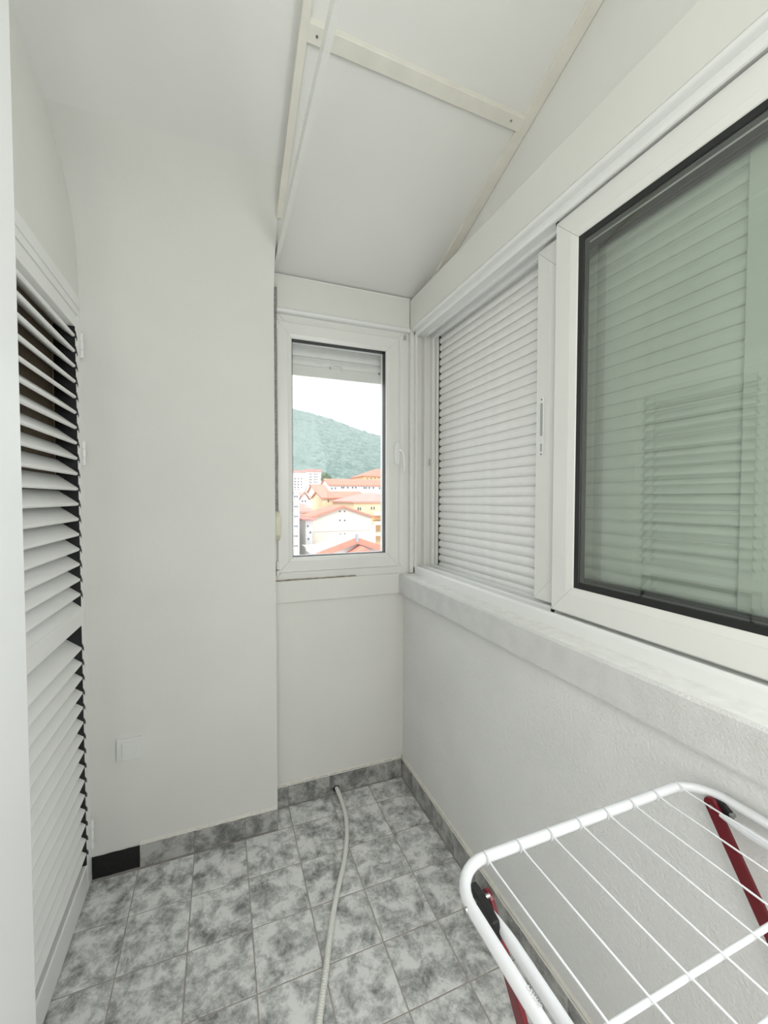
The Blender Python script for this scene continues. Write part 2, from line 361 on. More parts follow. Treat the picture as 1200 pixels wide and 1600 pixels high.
# slats (front lip low, back edge high)
DX, DZ, TH = 0.056, 0.043, 0.0125
def slat_mesh():
    b = bmesh.new(); th = math.atan2(DZ, DX); nx, nz = math.sin(th)*TH, math.cos(th)*TH
    pts = [(0.0, 0.0)]                                   # (x, z), front lip rounded
    front = Vector((0, 0)); nrm2 = Vector((nx, nz)); c = nrm2/2
    out = []
    for k in range(7):
        a = math.pi*k/6; d = Vector((math.cos(th), -math.sin(th)))
        out.append(-nrm2/2*math.cos(a)*-1*-1 + d*(TH/2)*math.sin(a)*0.9)
    prof = [(p.x, p.y) for p in out] + [(-DX + nx/2, DZ + nz/2), (-DX - nx/2, DZ - nz/2)]
    prism(b, prof, 1, 0, 0.5625)
    bmesh.ops.recalc_face_normals(b, faces=b.faces[:])
    for f in b.faces: f.smooth = True
    for e in b.edges:
        if len(e.link_faces) == 2 and e.calc_face_angle(0) > 0.8: e.smooth = False
    me = bpy.data.meshes.new('slat'); b.to_mesh(me); b.free(); me.materials.append(MATS['door_white']); return me
sm = slat_mesh(); PT = 0.054
z_up = [2.031 - PT*k for k in range(0, 18)]
z_lo = [0.918 - 0.0543*k for k in range(0, 15)]
for z in z_up + z_lo:
    o = link('slat', sm, None); o.location = (-0.4765, 1.2165, z); keep(o, door); o.rotation_euler.x = random.uniform(-.0012, .0012)
# black slat tracks with hooked teeth
def track(y0, y1, face):
    b = bmesh.new(); box(b, -0.536, -0.4715, y0, y1, 0.115, 0.998); box(b, -0.536, -0.4715, y0, y1, 1.066, 2.062)
    s = 1 if face > 0 else -1; yy = y1 if face > 0 else y0
    for z in z_up + z_lo:
        prism(b, [(yy - s*0.005, z+0.016), (yy + s*0.0125, z-0.004), (yy + s*0.010, z-0.016), (yy + s*0.005, z-0.010), (yy - s*0.005, z-0.004)], 0, -0.4735, -0.4690)
    return keep(build('slat_track', b, 'black_plastic'), door)
track(1.7795, 1.7862, 1); track(1.2145, 1.2168, -1)
for z0, z1 in ((1.968, 2.056), (1.579, 1.667), (0.135, 0.247)):
    h = None
    for k in range(3):
        b = bmesh.new(); a = z0 + (z1-z0)*k/3
        tube(b, [(-0.4655, 1.8335, a+0.0006), (-0.4655, 1.8335, a+(z1-z0)/3-0.0006)], 0.0062, 14)
        if h is None:
            h = keep(build('hinge', b, 'door_white', smooth=True), door)
        else: build('hinge_knuckle', b, 'door_white', h, smooth=True).matrix_parent_inverse = Matrix.Identity(4)
# switch
sw = thing('light_switch', 'square white light switch painted over on the pier wall', 'light switch', (-0.341, 1.85, 0.485))
bm = bmesh.new(); box(bm, -0.3835, -0.2985, 1.8395, 1.852, 0.4425, 0.5275); keep(build('plate', bm, 'switch_paint', bev=0.002), sw)
bm = bmesh.new(); box(bm, -0.3645, -0.3175, 1.8345, 1.842, 0.458, 0.512); rk = keep(build('rocker', bm, 'switch_paint', bev=0.0012), sw)

# ================================================================== SMALL WINDOW (far wall)
win1 = thing('window_1', 'small white tilt window with a view over red roofs', 'window', (0.56, 1.99, 1.08), kind='structure')
fy = lambda u, v, h: (u, 1.990 - h, v)           # depth grows towards the room
bm = bmesh.new(); rect_frame(bm, 0.222, 0.906, 1.074, 2.330, [(0, -0.05), (0, 0.020), (0.030, 0.022), (0.045, 0.020), (0.075, 0.019), (0.075, -0.05)], fy)
keep(build('frame', bm, 'pvc', bev=0.0008, seg=1), win1)
bm = bmesh.new(); rect_frame(bm, 0.2425, 0.8470, 1.1135, 2.264, [(0, 0.0), (0, 0.030), (0.003, 0.034), (0.049, 0.034), (0.050, 0.0325), (0.051, 0.034), (0.067, 0.029), (0.070, 0.022), (0.070, 0.0)], fy)
sash = keep(build('sash', bm, 'pvc', bev=0.0004, seg=1), win1)
gx0, gx1, gz0, gz1 = 0.3125, 0.7770, 1.1835, 2.194
bm = bmesh.new(); rect_frame(bm, gx0-0.004, gx1+0.004, gz0-0.004, gz1+0.004, [(0, 0.021), (0.0065, 0.021), (0.0065, -0.014), (0, -0.014)], fy, 0)
g = build('gasket', bm, 'gasket', sash); g.matrix_parent_inverse = Matrix.Identity(4)
bm = bmesh.new(); rect_frame(bm, gx0-0.03, gx1+0.03, gz0-0.03, gz1+0.03, [(0, -0.015), (0.0305, -0.015), (0.0305, -0.045), (0, -0.045)], fy, 0)
build('outer_reveal', bm, 'pvc_bright', sash)
obox('pane', 'glass_clear', (gx0-.003, gx1+.003, 1.9740, 1.9742, gz0-.003, gz1+.003), sash)
# handle
bm = bmesh.new()
for k in range(1):
    pts = []
    for q in range(24):
        a = 2*math.pi*q/24; cx, czz = 0.834, 1.687
        pts.append((cx + 0.0145*math.copysign(abs(math.cos(a))**0.6, math.cos(a)), czz + 0.056*math.copysign(abs(math.sin(a))**0.35, math.sin(a))))
    prism(bm, pts, 1, 1.946, 1.9565)
hd = keep(build('handle', bm, 'pvc_bright', bev=0.002), win1)
bm = bmesh.new(); tube(bm, spline([(0.841, 1.947, 1.700), (0.842, 1.925, 1.700), (0.847, 1.908, 1.690), (0.853, 1.905, 1.662), (0.857, 1.909, 1.628), (0.8585, 1.912, 1.592)], 6), lambda i: 0.0062 if i < 8 else 0.0056, 10)
build('lever', bm, 'pvc_bright', hd, smooth=True)
for z0, z1, nm in ((1.100, 1.128, 'hinge'), (1.1305, 1.168, 'hinge'), (2.225, 2.262, 'hinge')):
    bm = bmesh.new(); tube(bm, [(0.2415, 1.957, z0), (0.2415, 1.957, z1)], 0.0068, 12); keep(build(nm, bm, 'pvc_bright', smooth=True), win1)
bm = bmesh.new(); tube(bm, [(0.2405, 1.957, 1.1275), (0.2405, 1.957, 1.131)], 0.0078, 10); keep(build('hinge_pin', bm, 'gasket'), win1)
# upper right corner hinge block and the grimy bead under the sash
bm = bmesh.new(); box(bm, 0.8755, 0.884, 1.952, 1.97, 2.262, 2.285); keep(build('corner_hinge', bm, 'steel', bev=0.001), win1)
bm = bmesh.new(); box(bm, 0.224, 0.62, 1.9625, 1.968, 1.0742, 1.0795)
bmesh.ops.subdivide_edges(bm, edges=[e for e in bm.edges if abs(e.verts[0].co.x-e.verts[1].co.x) > .2], cuts=40)
for v in bm.verts: v.co.z += random.uniform(-.001, .0015); v.co.y += random.uniform(-.001, .001)
keep(build('sealant', bm, 'dirt'), win1)
# shutter box over it
sb = thing('shutter_box', 'short white shutter box above the small window', 'shutter box', (0.56, 1.96, 2.31))
bm = bmesh.new(); prism(bm, [(1.953, 2.322), (1.953, 2.462), (1.957, 2.468), (2.035, 2.468), (2.035, 2.322)], 0, 0.232, 0.9045); keep(build('housing', bm, 'box_paint', bev=0.001, seg=1), sb)
bm = bmesh.new()
prism(bm, [(1.957 - 0.014*math.cos(a), 2.3105 + 0.0125*math.sin(a)) for a in [math.pi*(k/10-.5) for k in range(11)]] + [(1.99, 2.323), (1.99, 2.298)], 0, 0.242, 0.9045)
keep(build('lower_lip', bm, 'pvc_bright', smooth=True), sb)
bm = bmesh.new(); box(bm, 0.232, 0.9045, 1.9515, 1.9535, 2.461, 2.4695); keep(build('top_bead', bm, 'pvc', bev=0.0008, seg=1), sb)
# its raised roller shutter
rs = thing('roller_shutter', 'raised white roller shutter seen through the small window', 'roller shutter', (0.57, 2.07, 2.06))
PITCH_S = 0.037
def shutter_slat(length, axis):
    prof = [(0.000, 0.000), (0.0075, 0.0015), (0.0108, 0.007), (0.0118, 0.0145), (0.0102, 0.024), (0.0062, 0.0318), (0.0008, 0.0322), (0.0008, 0.0378), (-0.001, 0.0378), (-0.001, 0.0)]
    b = bmesh.new()
    if axis == 'x': prism(b, [(-d, z) for d, z in prof], 0, 0, length)
    else: prism(b, [(-d, z) for d, z in prof], 1, 0, length)
    bmesh.ops.recalc_face_normals(b, faces=b.faces[:])
    for f in b.faces: f.smooth = True
    for e in b.edges:
        if len(e.link_faces) == 2 and e.calc_face_angle(0) > 0.6: e.smooth = False
    me = bpy.data.meshes.new('slat'); b.to_mesh(me); b.free(); me.materials.append(MATS['shutter_pvc']); return me
mx = shutter_slat(0.62, 'x')
for k in range(7):
    o = link('slat', mx, None); o.location = (0.262, 2.066, 2.106 + 0.043*k); o.scale = (1, 1, 0.043/0.037); keep(o, rs)
bm = bmesh.new(); box(bm, 0.262, 0.882, 2.052, 2.064, 2.054, 2.1045); keep(build('bottom_bar', bm, 'pvc', bev=0.002), rs)
bm = bmesh.new(); tube(bm, spline([(0.520, 2.053, 2.098), (0.522, 2.043, 2.116), (0.535, 2.038, 2.124), (0.56, 2.038, 2.122), (0.572, 2.043, 2.112), (0.576, 2.053, 2.094)], 5), 0.0042, 8); keep(build('pull_handle', bm, 'pvc_bright', smooth=True), rs)
for x in (0.517, 0.775):
    bm = bmesh.new(); tube(bm, [(x, 2.054, 2.106), (x, 2.049, 2.106)], 0.006, 10); keep(build('stop_button', bm, 'town_grey'), rs)
# strap and winder
st = thing('shutter_strap', 'grey shutter strap with a cream winder left of the small window', 'shutter strap', (0.235, 1.95, 1.27))
bm = bmesh.new()
pts = [(0.2350 + 0.0010*math.sin(k*0.9) , 1.938, 2.402 - k*(2.402-1.392)/30) for k in range(31)]
prevL = None
for p in pts:
    w = 0.0078 - 0.0014*math.sin(p[2]*7); L_ = bm.verts.new((p[0]-w, p[1], p[2])); R_ = bm.verts.new((p[0]+w, p[1]+0.002, p[2])); L2 = bm.verts.new((p[0]-w, p[1]+0.0015, p[2])); R2 = bm.verts.new((p[0]+w, p[1]+0.0035, p[2]))
    if prevL:
        a, b_, c, d = prevL
        for f in ((a, b_, R_, L_), (c, L2, R2, d), (a, L_, L2, c), (b_, d, R2, R_)): bm.faces.new(f)
    prevL = (L_, R_, L2, R2)
keep(build('strap', bm, 'strap_grey'), st)
bm = bmesh.new(); box(bm, 0.2285, 0.2420, 1.936, 1.9535, 2.402, 2.416); keep(build('strap_guide', bm, 'cream_plastic', bev=0.002), st)
bm = bmesh.new()
prism(bm, [(1.9585, 1.266), (1.930, 1.272), (1.910, 1.292), (1.903, 1.335), (1.910, 1.375), (1.930, 1.397), (1.9585, 1.403)], 0, 0.2225, 0.2505)
w1 = keep(build('winder', bm, 'cream_plastic', bev=0.004, seg=3, smooth=True), st)
for z in (1.257, 1.41):
    bm = bmesh.new(); tube(bm, [(0.2262, 1.9545, z), (0.2262, 1.9505, z)], 0.0022, 8); keep(build('screw', bm, 'gasket'), st)

# ================================================================== SLIDING WINDOW (right)
win2 = thing('window_2', 'wide white sliding window with one sash pushed aside', 'window', (0.97, 0.9, 1.07), kind='structure')
def lips(base0, floor1, sgn):
    # profile in (x, z) with upstanding track lips
    z = base0; h = lambda d: z + sgn*d
    return [(0.925, h(0)), (0.925, h(.034)), (0.929, h(.043)), (0.937, h(.043)), (0.940, h(floor1)), (0.972, h(floor1)), (0.974, h(.045)),
            (0.983, h(.045)), (0.985, h(.025)), (1.014, h(.025)), (1.016, h(.048)), (1.034, h(.048)), (1.034, h(0))]
bm = bmesh.new(); prism(bm, lips(1.070, .038, 1), 1, -1.55, 1.952); keep(build('bottom_track', bm, 'pvc_bright', bev=0.001, seg=1), win2)
bm = bmesh.new(); prism(bm, lips(2.322, .036, -1), 1, -1.55, 1.952); keep(build('top_track', bm, 'pvc_bright', bev=0.001, seg=1), win2)
bm = bmesh.new(); pl = [(x, 1.968 - (z-1.070)*1.0) for x, z in lips(1.070, .012, 1)]
prism(bm, pl, 2, 1.075, 2.318); keep(build('side_track', bm, 'pvc', bev=0.001, seg=1), win2)
bm = bmesh.new(); box(bm, 0.906, 0.926, 1.946, 1.972, 1.074, 2.31); keep(build('side_cover', bm, 'pvc', bev=0.002), win2)
bm = bmesh.new(); box(bm, 1.002, 1.0045, 1.917, 1.9275, 1.628, 1.662); keep(build('strike_plate', bm, 'steel'), win2)
def sliding_sash(name, xf, y0, y1, z0, z1, fw_, parent):
    pos = lambda u, v, h: (xf + 0.028 - h, u, v)
    b = bmesh.new(); rect_frame(b, y0, y1, z0, z1, [(0, 0), (0, 0.024), (0.004, 0.028), (fw_-0.024, 0.028), (fw_-0.0232, 0.027), (fw_-0.0224, 0.028), (fw_-0.003, 0.0245), (fw_, 0.020), (fw_, 0)], pos)
    s = keep(build(name, b, 'pvc', bev=0.0005, seg=1), parent)
    gy0, gy1, gz0, gz1 = y0+fw_, y1-fw_, z0+fw_, z1-fw_
    b = bmesh.new(); rect_frame(b, gy0-0.004, gy1+0.004, gz0-0.004, gz1+0.004, [(0, 0.0215), (0.019, 0.0215), (0.021, 0.0195), (0.021, 0.0)], pos, 0); build('gasket', b, 'gasket', s)
    obox('pane', 'glass_green', (xf+0.0095, xf+0.0097, gy0-.003, gy1+.003, gz0-.003, gz1+.003), s)
    b = bmesh.new(); rect_frame(b, gy0-0.003, gy1+0.003, gz0-0.003, gz1+0.003, [(0, 0.0165), (0.022, 0.0165), (0.022, 0.004), (0, 0.004)], pos, 0); build('spacer', b, 'gasket', s)
    return s
front = sliding_sash('front_sash', 0.945, 0.02, 1.004, 1.117, 2.281, 0.0835, win2)
rear = sliding_sash('rear_sash', 0.986, 0.15, 1.1275, 1.119, 2.272, 0.0835, win2)
# brush seals seen at the sash corners
for z0, z1 in ((1.1055, 1.1175), (2.279, 2.292)):
    bm = bmesh.new(); box(bm, 0.9495, 0.9560, 0.998, 1.0075, z0, z1); build('brush_seal', bm, 'gasket', front)
# recessed latch on the rear sash
bm = bmesh.new(); box(bm, 0.9832, 0.9862, 1.0875, 1.1045, 1.598, 1.790); lt = build('latch', bm, 'pvc_bright', rear, bev=0.0012, seg=1)
# (the sash children hang at level three: latch details are joined into one inlay mesh)
bm = bmesh.new(); box(bm, 0.9826, 0.9834, 1.0905, 1.1015, 1.664, 1.770); box(bm, 0.9826, 0.9834, 1.0915, 1.1005, 1.613, 1.638); build('latch_inlay', bm, 'print_grey', rear)
bm = bmesh.new()
for z in (1.604, 1.782): tube(bm, [(0.9836, 1.096, z), (0.9826, 1.096, z)], 0.0026, 10)
build('latch_screws', bm, 'gasket', rear)
# long shutter box above
lb = thing('shutter_box', 'long white shutter box running above the sliding window', 'shutter box', (0.95, 0.6, 2.31))
bm = bmesh.new(); prism(bm, [(0.905, 2.318), (0.905, 2.458), (0.911, 2.464), (1.004, 2.464), (1.004, 2.318)], 1, -1.55, 1.951); keep(build('housing', bm, 'box_paint', bev=0.001, seg=1), lb)
bm = bmesh.new()
prism(bm, [(0.909 - 0.009*math.cos(a), 2.3085 + 0.008*math.sin(a)) for a in [math.pi*(k/8-.5) for k in range(9)]] + [(0.93, 2.3165), (0.93, 2.3005)], 1, -1.55, 1.950)
keep(build('lower_lip', bm, 'pvc_bright', smooth=True), lb)
# closed roller shutter outside
rs2 = thing('roller_shutter', 'closed white roller shutter behind the sliding window', 'roller shutter', (1.06, 1.2, 1.11))
ln = 1.905 - 0.560; my = shutter_slat(ln, 'y')
for k in range(34):
    o = link('slat', my, None); o.location = (1.060, 0.560, 1.098 + PITCH_S*k); keep(o, rs2)
keep(obox('side_guide', 'pvc', (1.036, 1.075, 1.908, 1.975, 1.07, 2.36), bev=0.002), rs2)
keep(obox('side_guide', 'pvc', (1.036, 1.075, 0.470, 0.556, 1.07, 2.36), bev=0.002), rs2)
keep(obox('shadow_gap', 'gasket', (1.048, 1.070, 1.9025, 1.908, 1.09, 2.32)), rs2)  # solid black bar, its colour stands for the shade in the gap
keep(obox('bottom_ledge', 'pvc', (1.036, 1.10, 0.47, 1.975, 1.06, 1.094), bev=0.002), rs2)
keep(obox('top_slot', 'shutter_pvc', (1.036, 1.10, 0.47, 1.975, 2.300, 2.36)), rs2)

# ================================================================== DRAIN HOSE
hose = thing('drain_hose', 'off-white corrugated drain hose lying across the floor tiles', 'hose', (0.45, 1.6, 0.0))
P = [(0.516, 1.990, 0.030), (0.5185, 1.955, 0.026), (0.523, 1.905, 0.014), (0.521, 1.85, 0.0105), (0.512, 1.775, 0.0105), (0.490, 1.687, 0.0105), (0.4446, 1.569, 0.0105), (0.394, 1.470, 0.0105), (0.352, 1.383, 0.0105), (0.319, 1.304, 0.0105), (0.289, 1.225, 0.0105), (0.261, 1.1555, 0.0105), (0.236, 1.0936, 0.0105), (0.20, 1.00, 0.0105), (0.14, 0.87, 0.0105), (0.05, 0.70, 0.0105)]
raw = spline(P, 40)
res = [raw[0]]; acc = 0; step = 0.0018
for a, b_ in zip(raw, raw[1:]):
    d = (b_-a).length; 
    while acc + d >= step:
        t = (step-acc)/d; a = a.lerp(b_, t); res.append(a.copy()); d = (b_-a).length; acc = 0
    acc += d
cut = next(i for i, p in enumerate(res) if p.y < 1.43)
bm = bmesh.new(); tube(bm, res[:cut+1:4] + [res[cut]], 0.0098, 14); keep(build('smooth_end', bm, 'hose_plastic', smooth=True), hose)
bm = bmesh.new(); tube(bm, res[cut:], lambda i: 0.0094 + 0.0010*math.cos(i*math.pi/2), 12)
o = keep(build('corrugated_pipe', bm, 'hose_plastic'), hose)
for f in o.data.polygons: f.use_smooth = True
bm = bmesh.new(); tube(bm, [(0.5165, 1.9675, 0.026), (0.5165, 1.9652, 0.026)], 0.0165, 18); keep(build('wall_hole', bm, 'gasket'), hose)

# ================================================================== CLOTHES DRYING RACK
rk_ = thing('drying_rack', 'white folding clothes drying rack with dark red legs', 'drying rack', (0.58, 0.1, 0.0))
ZR, XL, XR, YF, YN, R = 0.910, 0.3065, 0.852, 0.5215, -0.62, 0.062
def arc(cx, cy, a0, a1, n=8, z=ZR): return [(cx + R*math.cos(a0+(a1-a0)*k/n), cy + R*math.sin(a0+(a1-a0)*k/n), z) for k in range(n+1)]
pi = math.pi
loop = [(XL, 0.0, ZR)] + arc(XL+R, YF-R, pi, pi/2) + arc(XR-R, YF-R, pi/2, 0) + [(XR, 0.0, ZR)] + arc(XR-R, YN+R, 0, -pi/2) + arc(XL+R, YN+R, -pi/2, -pi)
loop.append(loop[0])
bm = bmesh.new(); tube(bm, loop, 0.0083, 16); fr = keep(build('frame_tube', bm, 'rack_white', smooth=True), rk_)
bm = bmesh.new()
xs = [0.369 + 0.0617*k for k in range(8)]
bw = bmesh.new(); tube(bw, [(0, YF-0.002, ZR+0.0088), (0, YF-0.013, ZR+0.0042), (0, YF-0.03, ZR+0.003), (0, YN+0.01, ZR+0.003)], 0.0015, 8)
ring = []
for k in range(15):
    a = pi*0.40 + 2*pi*0.62*k/14
    ring.append((0, YF + 0.0094*math.cos(a), ZR + 0.0094*math.sin(a)))
tube(bw, ring, 0.0012, 6)
bmesh.ops.recalc_face_normals(bw, faces=bw.faces[:])
for f in bw.faces: f.smooth = True
wm = bpy.data.meshes.new('wire'); bw.to_mesh(wm); bw.free(); wm.materials.append(MATS['rack_white'])
for x in xs:
    o = link('wire', wm, None); o.location = (x, 0, 0); keep(o, rk_)
for y, r in ((0.303, 0.0036), (0.245, 0.0036), (-0.30, 0.0036)):
    bm = bmesh.new(); tube(bm, [(XL, y, ZR-0.001), (XR, y, ZR-0.001)], r, 10); keep(build('crossbar', bm, 'rack_white', smooth=True), rk_)
for x in (XL+0.0345, XR-0.022):
    bm = bmesh.new()
    path = [(x, 0.462, ZR-0.020), (x, 0.452, ZR-0.020), (x, 0.435, ZR-0.021), (x, 0.42, ZR-0.021), (x, YN+0.1, ZR-0.021)]
    tube(bm, path, lambda i: (0.0035, 0.005, 0.0072, 0.0082, 0.0082)[i], 14); keep(build('support_tube', bm, 'rack_white', smooth=True), rk_)
def leg(top, foot, name='leg'):
    top, foot = Vector(top), Vector(foot); d = (foot-top).normalized(); s = Vector((1, 0, 0)); w = d.cross(s).normalized()
    b = bmesh.new(); n = 8; hw, ht = 0.0115, 0.0038
    out = [top + w*hw*math.cos(a) - d*hw*math.sin(a) for a in [pi*k/n for k in range(n+1)]] + [foot - w*hw, foot + w*hw]
    A_ = [b.verts.new(p - s*ht) for p in out]; B_ = [b.verts.new(p + s*ht) for p in out]; m = len(out)
    b.faces.new(A_[::-1]); b.faces.new(B_)
    for i in range(m): b.faces.new((A_[i], A_[(i+1) % m], B_[(i+1) % m], B_[i]))
    o = keep(build(name, b, 'rack_red', bev=0.0016, seg=2), rk_)
    b = bmesh.new(); tube(b, [foot - d*0.03, foot], 0.0135, 12); build('foot_cap', b, 'black_plastic', o)
    b = bmesh.new(); tube(b, [top - s*0.0055 + d*0.004, top + s*0.0055 + d*0.004], 0.0036, 10); build('rivet', b, 'steel', o)
    return o
leg((0.351, 0.4855, 0.886), (0.405, -0.036, 0.008)); leg((0.8335, 0.479, 0.898), (0.8335, -0.055, 0.008))
leg((0.388, -0.10, 0.868), (0.388, 0.46, 0.008)); leg((0.815, -0.10, 0.868), (0.815, 0.46, 0.008))
for x0, x1, yc in ((0.3165, 0.3235, 0.466), (0.836, 0.8435, 0.466)):
    bm = bmesh.new()
    if x0 < 0.5:
        prism(bm, [(0.500, ZR-0.018), (0.496, ZR-0.003), (0.474, ZR-0.001), (0.440, ZR-0.008), (0.436, ZR-0.032), (0.470, ZR-0.036), (0.493, ZR-0.032)], 0, 0.3245, 0.3365)
    else:
        prism(bm, [(0.490, ZR-0.020), (0.486, ZR-0.004), (0.462, ZR-0.002), (0.445, ZR-0.012), (0.448, ZR-0.026), (0.474, ZR-0.030)], 0, 0.8372, 0.8440)
    br = keep(build('pivot_bracket', bm, 'black_plastic', bev=0.0015), rk_)
    bm = bmesh.new()
    if x0 < 0.5: tube(bm, [(0.3115, 0.478, ZR-0.012), (0.347, 0.478, ZR-0.012)], 0.0028, 10)
    else: tube(bm, [(0.8365, 0.448, ZR-0.014), (0.843, 0.448, ZR-0.014)], 0.0042, 10)
    build('pivot_pin', bm, 'steel', br)
bm = bmesh.new(); tube(bm, [(XL-0.0105, 0.461, ZR-0.0005), (XL-0.006, 0.461, ZR-0.0005)], 0.0046, 12); keep(build('rivet', bm, 'steel'), rk_)
# faint print on the near tube
cu = bpy.data.curves.new('lettering', 'FONT'); cu.body = 'L331H0'; cu.size = 0.0068; cu.extrude = 0.0002
to = bpy.data.objects.new('lettering_src', cu); COL.objects.link(to)
dg = bpy.context.evaluated_depsgraph_get(); me = bpy.data.meshes.new_from_object(to.evaluated_get(dg))
bpy.data.objects.remove(to)
o = link('lettering', me, 'print_pale'); ang = -0.35
o.matrix_world = Matrix.Translation((XL+0.0018, 0.357, ZR+0.0082)) @ Matrix.Rotation(-pi/2, 4, 'Z') @ Matrix.Rotation(0.25*0, 4, 'X')
keep(o, rk_)

# ================================================================== OUTSIDE: town and hill
GZ = -17.0
stru('ground', 'town_ground', (-260, 420, 6, 300, GZ-0.5, GZ), 'pale street level ground of the town outside', 'ground')
def wedge_roof(b, x0, x1, y0, y1, ze, zr, along, oh=0.35, th=0.25):
    x0 -= oh; x1 += oh; y0 -= oh; y1 += oh
    if along == 'y':
        xm = (x0+x1)/2; prism(b, [(x0, ze-th), (x0, ze), (xm, zr), (x1, ze), (x1, ze-th), (xm, zr-th)], 1, y0, y1)
    elif along == 'x':
        ym = (y0+y1)/2; prism(b, [(y0, ze-th), (y0, ze), (ym, zr), (y1, ze), (y1, ze-th), (ym, zr-th)], 0, x0, x1)
    elif along == 'hip':
        i = min((x1-x0), (y1-y0))/2; ym = (y0+y1)/2; xm = (x0+x1)/2
        lo = [b.verts.new(p) for p in ((x0, y0, ze-th), (x1, y0, ze-th), (x1, y1, ze-th), (x0, y1, ze-th))]
        md = [b.verts.new(p) for p in ((x0, y0, ze), (x1, y0, ze), (x1, y1, ze), (x0, y1, ze))]
        if x1-x0 >= y1-y0: rg = [b.verts.new((x0+i, ym, zr)), b.verts.new((x1-i+0.01, ym, zr))]; order = 'x'
        else: rg = [b.verts.new((xm, y0+i, zr)), b.verts.new((xm, y1-i+0.01, zr))]; order = 'y'
        b.faces.new(lo[::-1])
        for k in range(4): b.faces.new((lo[k], lo[(k+1) % 4], md[(k+1) % 4], md[k]))
        if order == 'x':
            for f in ((md[0], md[1], rg[1], rg[0]), (md[1], md[2], rg[1]), (md[2], md[3], rg[0], rg[1]), (md[3], md[0], rg[0])): b.faces.new(f)
        else:
            for f in ((md[0], md[1], rg[0]), (md[1], md[2], rg[1], rg[0]), (md[2], md[3], rg[1]), (md[3], md[0], rg[0], rg[1])): b.faces.new(f)
    else:
        box(b, x0, x1, y0, y1, ze, zr)
def house(label, D, xl, xr, ye, yr, depth, wall, roof, roof_m, along, wins=(), win_px=(2.2, 3.2), extra=None, cat='building'):
    """front face at depth D; left/right/eave/ridge read off the photo"""
    a, b_ = at(xl, ye, D), at(xr, ye, D)
    xm = (xl + xr)/2
    zr_d = D + depth/2 if along in ('x', 'hip') else D
    ze = at(xm, ye, D).z; zr = at(xm, yr, zr_d).z
    t = thing('town_building', label, cat, ((a.x+b_.x)/2, D+depth/2, GZ), group=None)
    x0, x1 = a.x, b_.x
    m = bmesh.new()
    if along == 'y': prism(m, [(x0, GZ), (x0, ze-.1), ((x0+x1)/2, zr-.2), (x1, ze-.1), (x1, GZ)], 1, D, D+depth)
    elif along == 'x': prism(m, [(D, GZ), (D, ze-.1), (D+depth/2, zr-.2), (D+depth, ze-.1), (D+depth, GZ)], 0, x0, x1)
    else: box(m, x0, x1, D, D+depth, GZ, ze)
    keep(build('walls', m, wall), t)
    m = bmesh.new(); wedge_roof(m, x0, x1, D, D+depth, ze, zr, along); keep(build('roof', m, roof_m), t)
    for wx, wy in wins:
        c = at(wx, wy, D); hw = win_px[0]/2*D/F_PX*1.05; hh = win_px[1]/2*D/F_PX*1.05
        m = bmesh.new(); box(m, c.x-hw, c.x+hw, D-0.06, D+0.1, c.z-hh, c.z+hh); w_ = keep(build('window', m, 'town_window'), t)
    return t, x0, x1, ze, zr
grid = lambda xs, ys: [(x, y) for x in xs for y in ys]
# large beige gable house in the middle
t, x0, x1, ze, zr = house('beige gable-ended house with three pairs of tiny windows', 52, 489, 580, 807, 790, 6, 'town_beige', None, 'roof_tile', 'y', [(531, 799), (538.5, 799), (531, 813), (538.5, 813), (532, 835), (538.5, 834.5)], (1.8, 2.4))
c = at(535, 828, 52); keep(obox('cornice', 'town_white', (x0-.05, x1+.05, 51.9, 52.1, c.z-.1, c.z+.1)), t)
# foreground white gable with red roof, low in the view
t, x0, x1, ze, zr = house('white gable with red roof edges at the bottom of the view', 30, 500, 607, 861, 840, 3.2, 'town_white', None, 'roof_pale', 'y')
xm_ = (x0+x1)/2
for sx in (-1, 1):
    xe = xm_ + sx*((x1-x0)/2+.35); m = bmesh.new()
    prism(m, [(xm_, zr+.05), (xe, ze+.05), (xe, ze-.42), (xm_, zr-.42)], 1, 29.5, 29.66); keep(build('verge', m, 'roof_tile'), t)
p = at(566, 853.5, 29); q0 = at(544, 868, 29); q1 = at(588, 868, 29)
m = bmesh.new(); prism(m, [(q0.x, q0.z), (p.x, p.z), (q1.x, q1.z)], 1, 28.4, 30); keep(build('porch_roof', m, 'roof_tile'), t)
keep(obox('chimney', 'town_grey', (at(553, 840, 30).x, at(556.5, 840, 30).x, 29.4, 29.7, zr-.3, zr+.3)), t)
# yellow block on the right with balconies
t, x0, x1, ze, zr = house('yellow apartment house with red hipped roof and orange balconies', 66, 553, 640, 783, 770, 14, 'town_yellow', None, 'roof_pink', 'hip', [(559.5, 795), (563, 795), (580.5, 794), (584.5, 794)], (2.0, 4.5))
for y in (800, 815, 832):
    a = at(585, y, 64.5); b_ = at(612, y, 64.5); h = at(590, y+5.5, 64.5)
    bl = keep(obox('balcony', 'town_cream', (a.x, b_.x, 64.5, 66, h.z, a.z)), t)
    obox('balcony_recess', 'town_orange', (a.x+.2, b_.x, 65.7, 66.1, at(590, y+13, 65).z, h.z), bl).matrix_parent_inverse = Matrix.Identity(4)
keep(obox('annex', 'town_white', (at(579.5, 820, 63).x, at(587, 820, 63).x, 63, 66, GZ, at(583, 821, 63).z)), t)
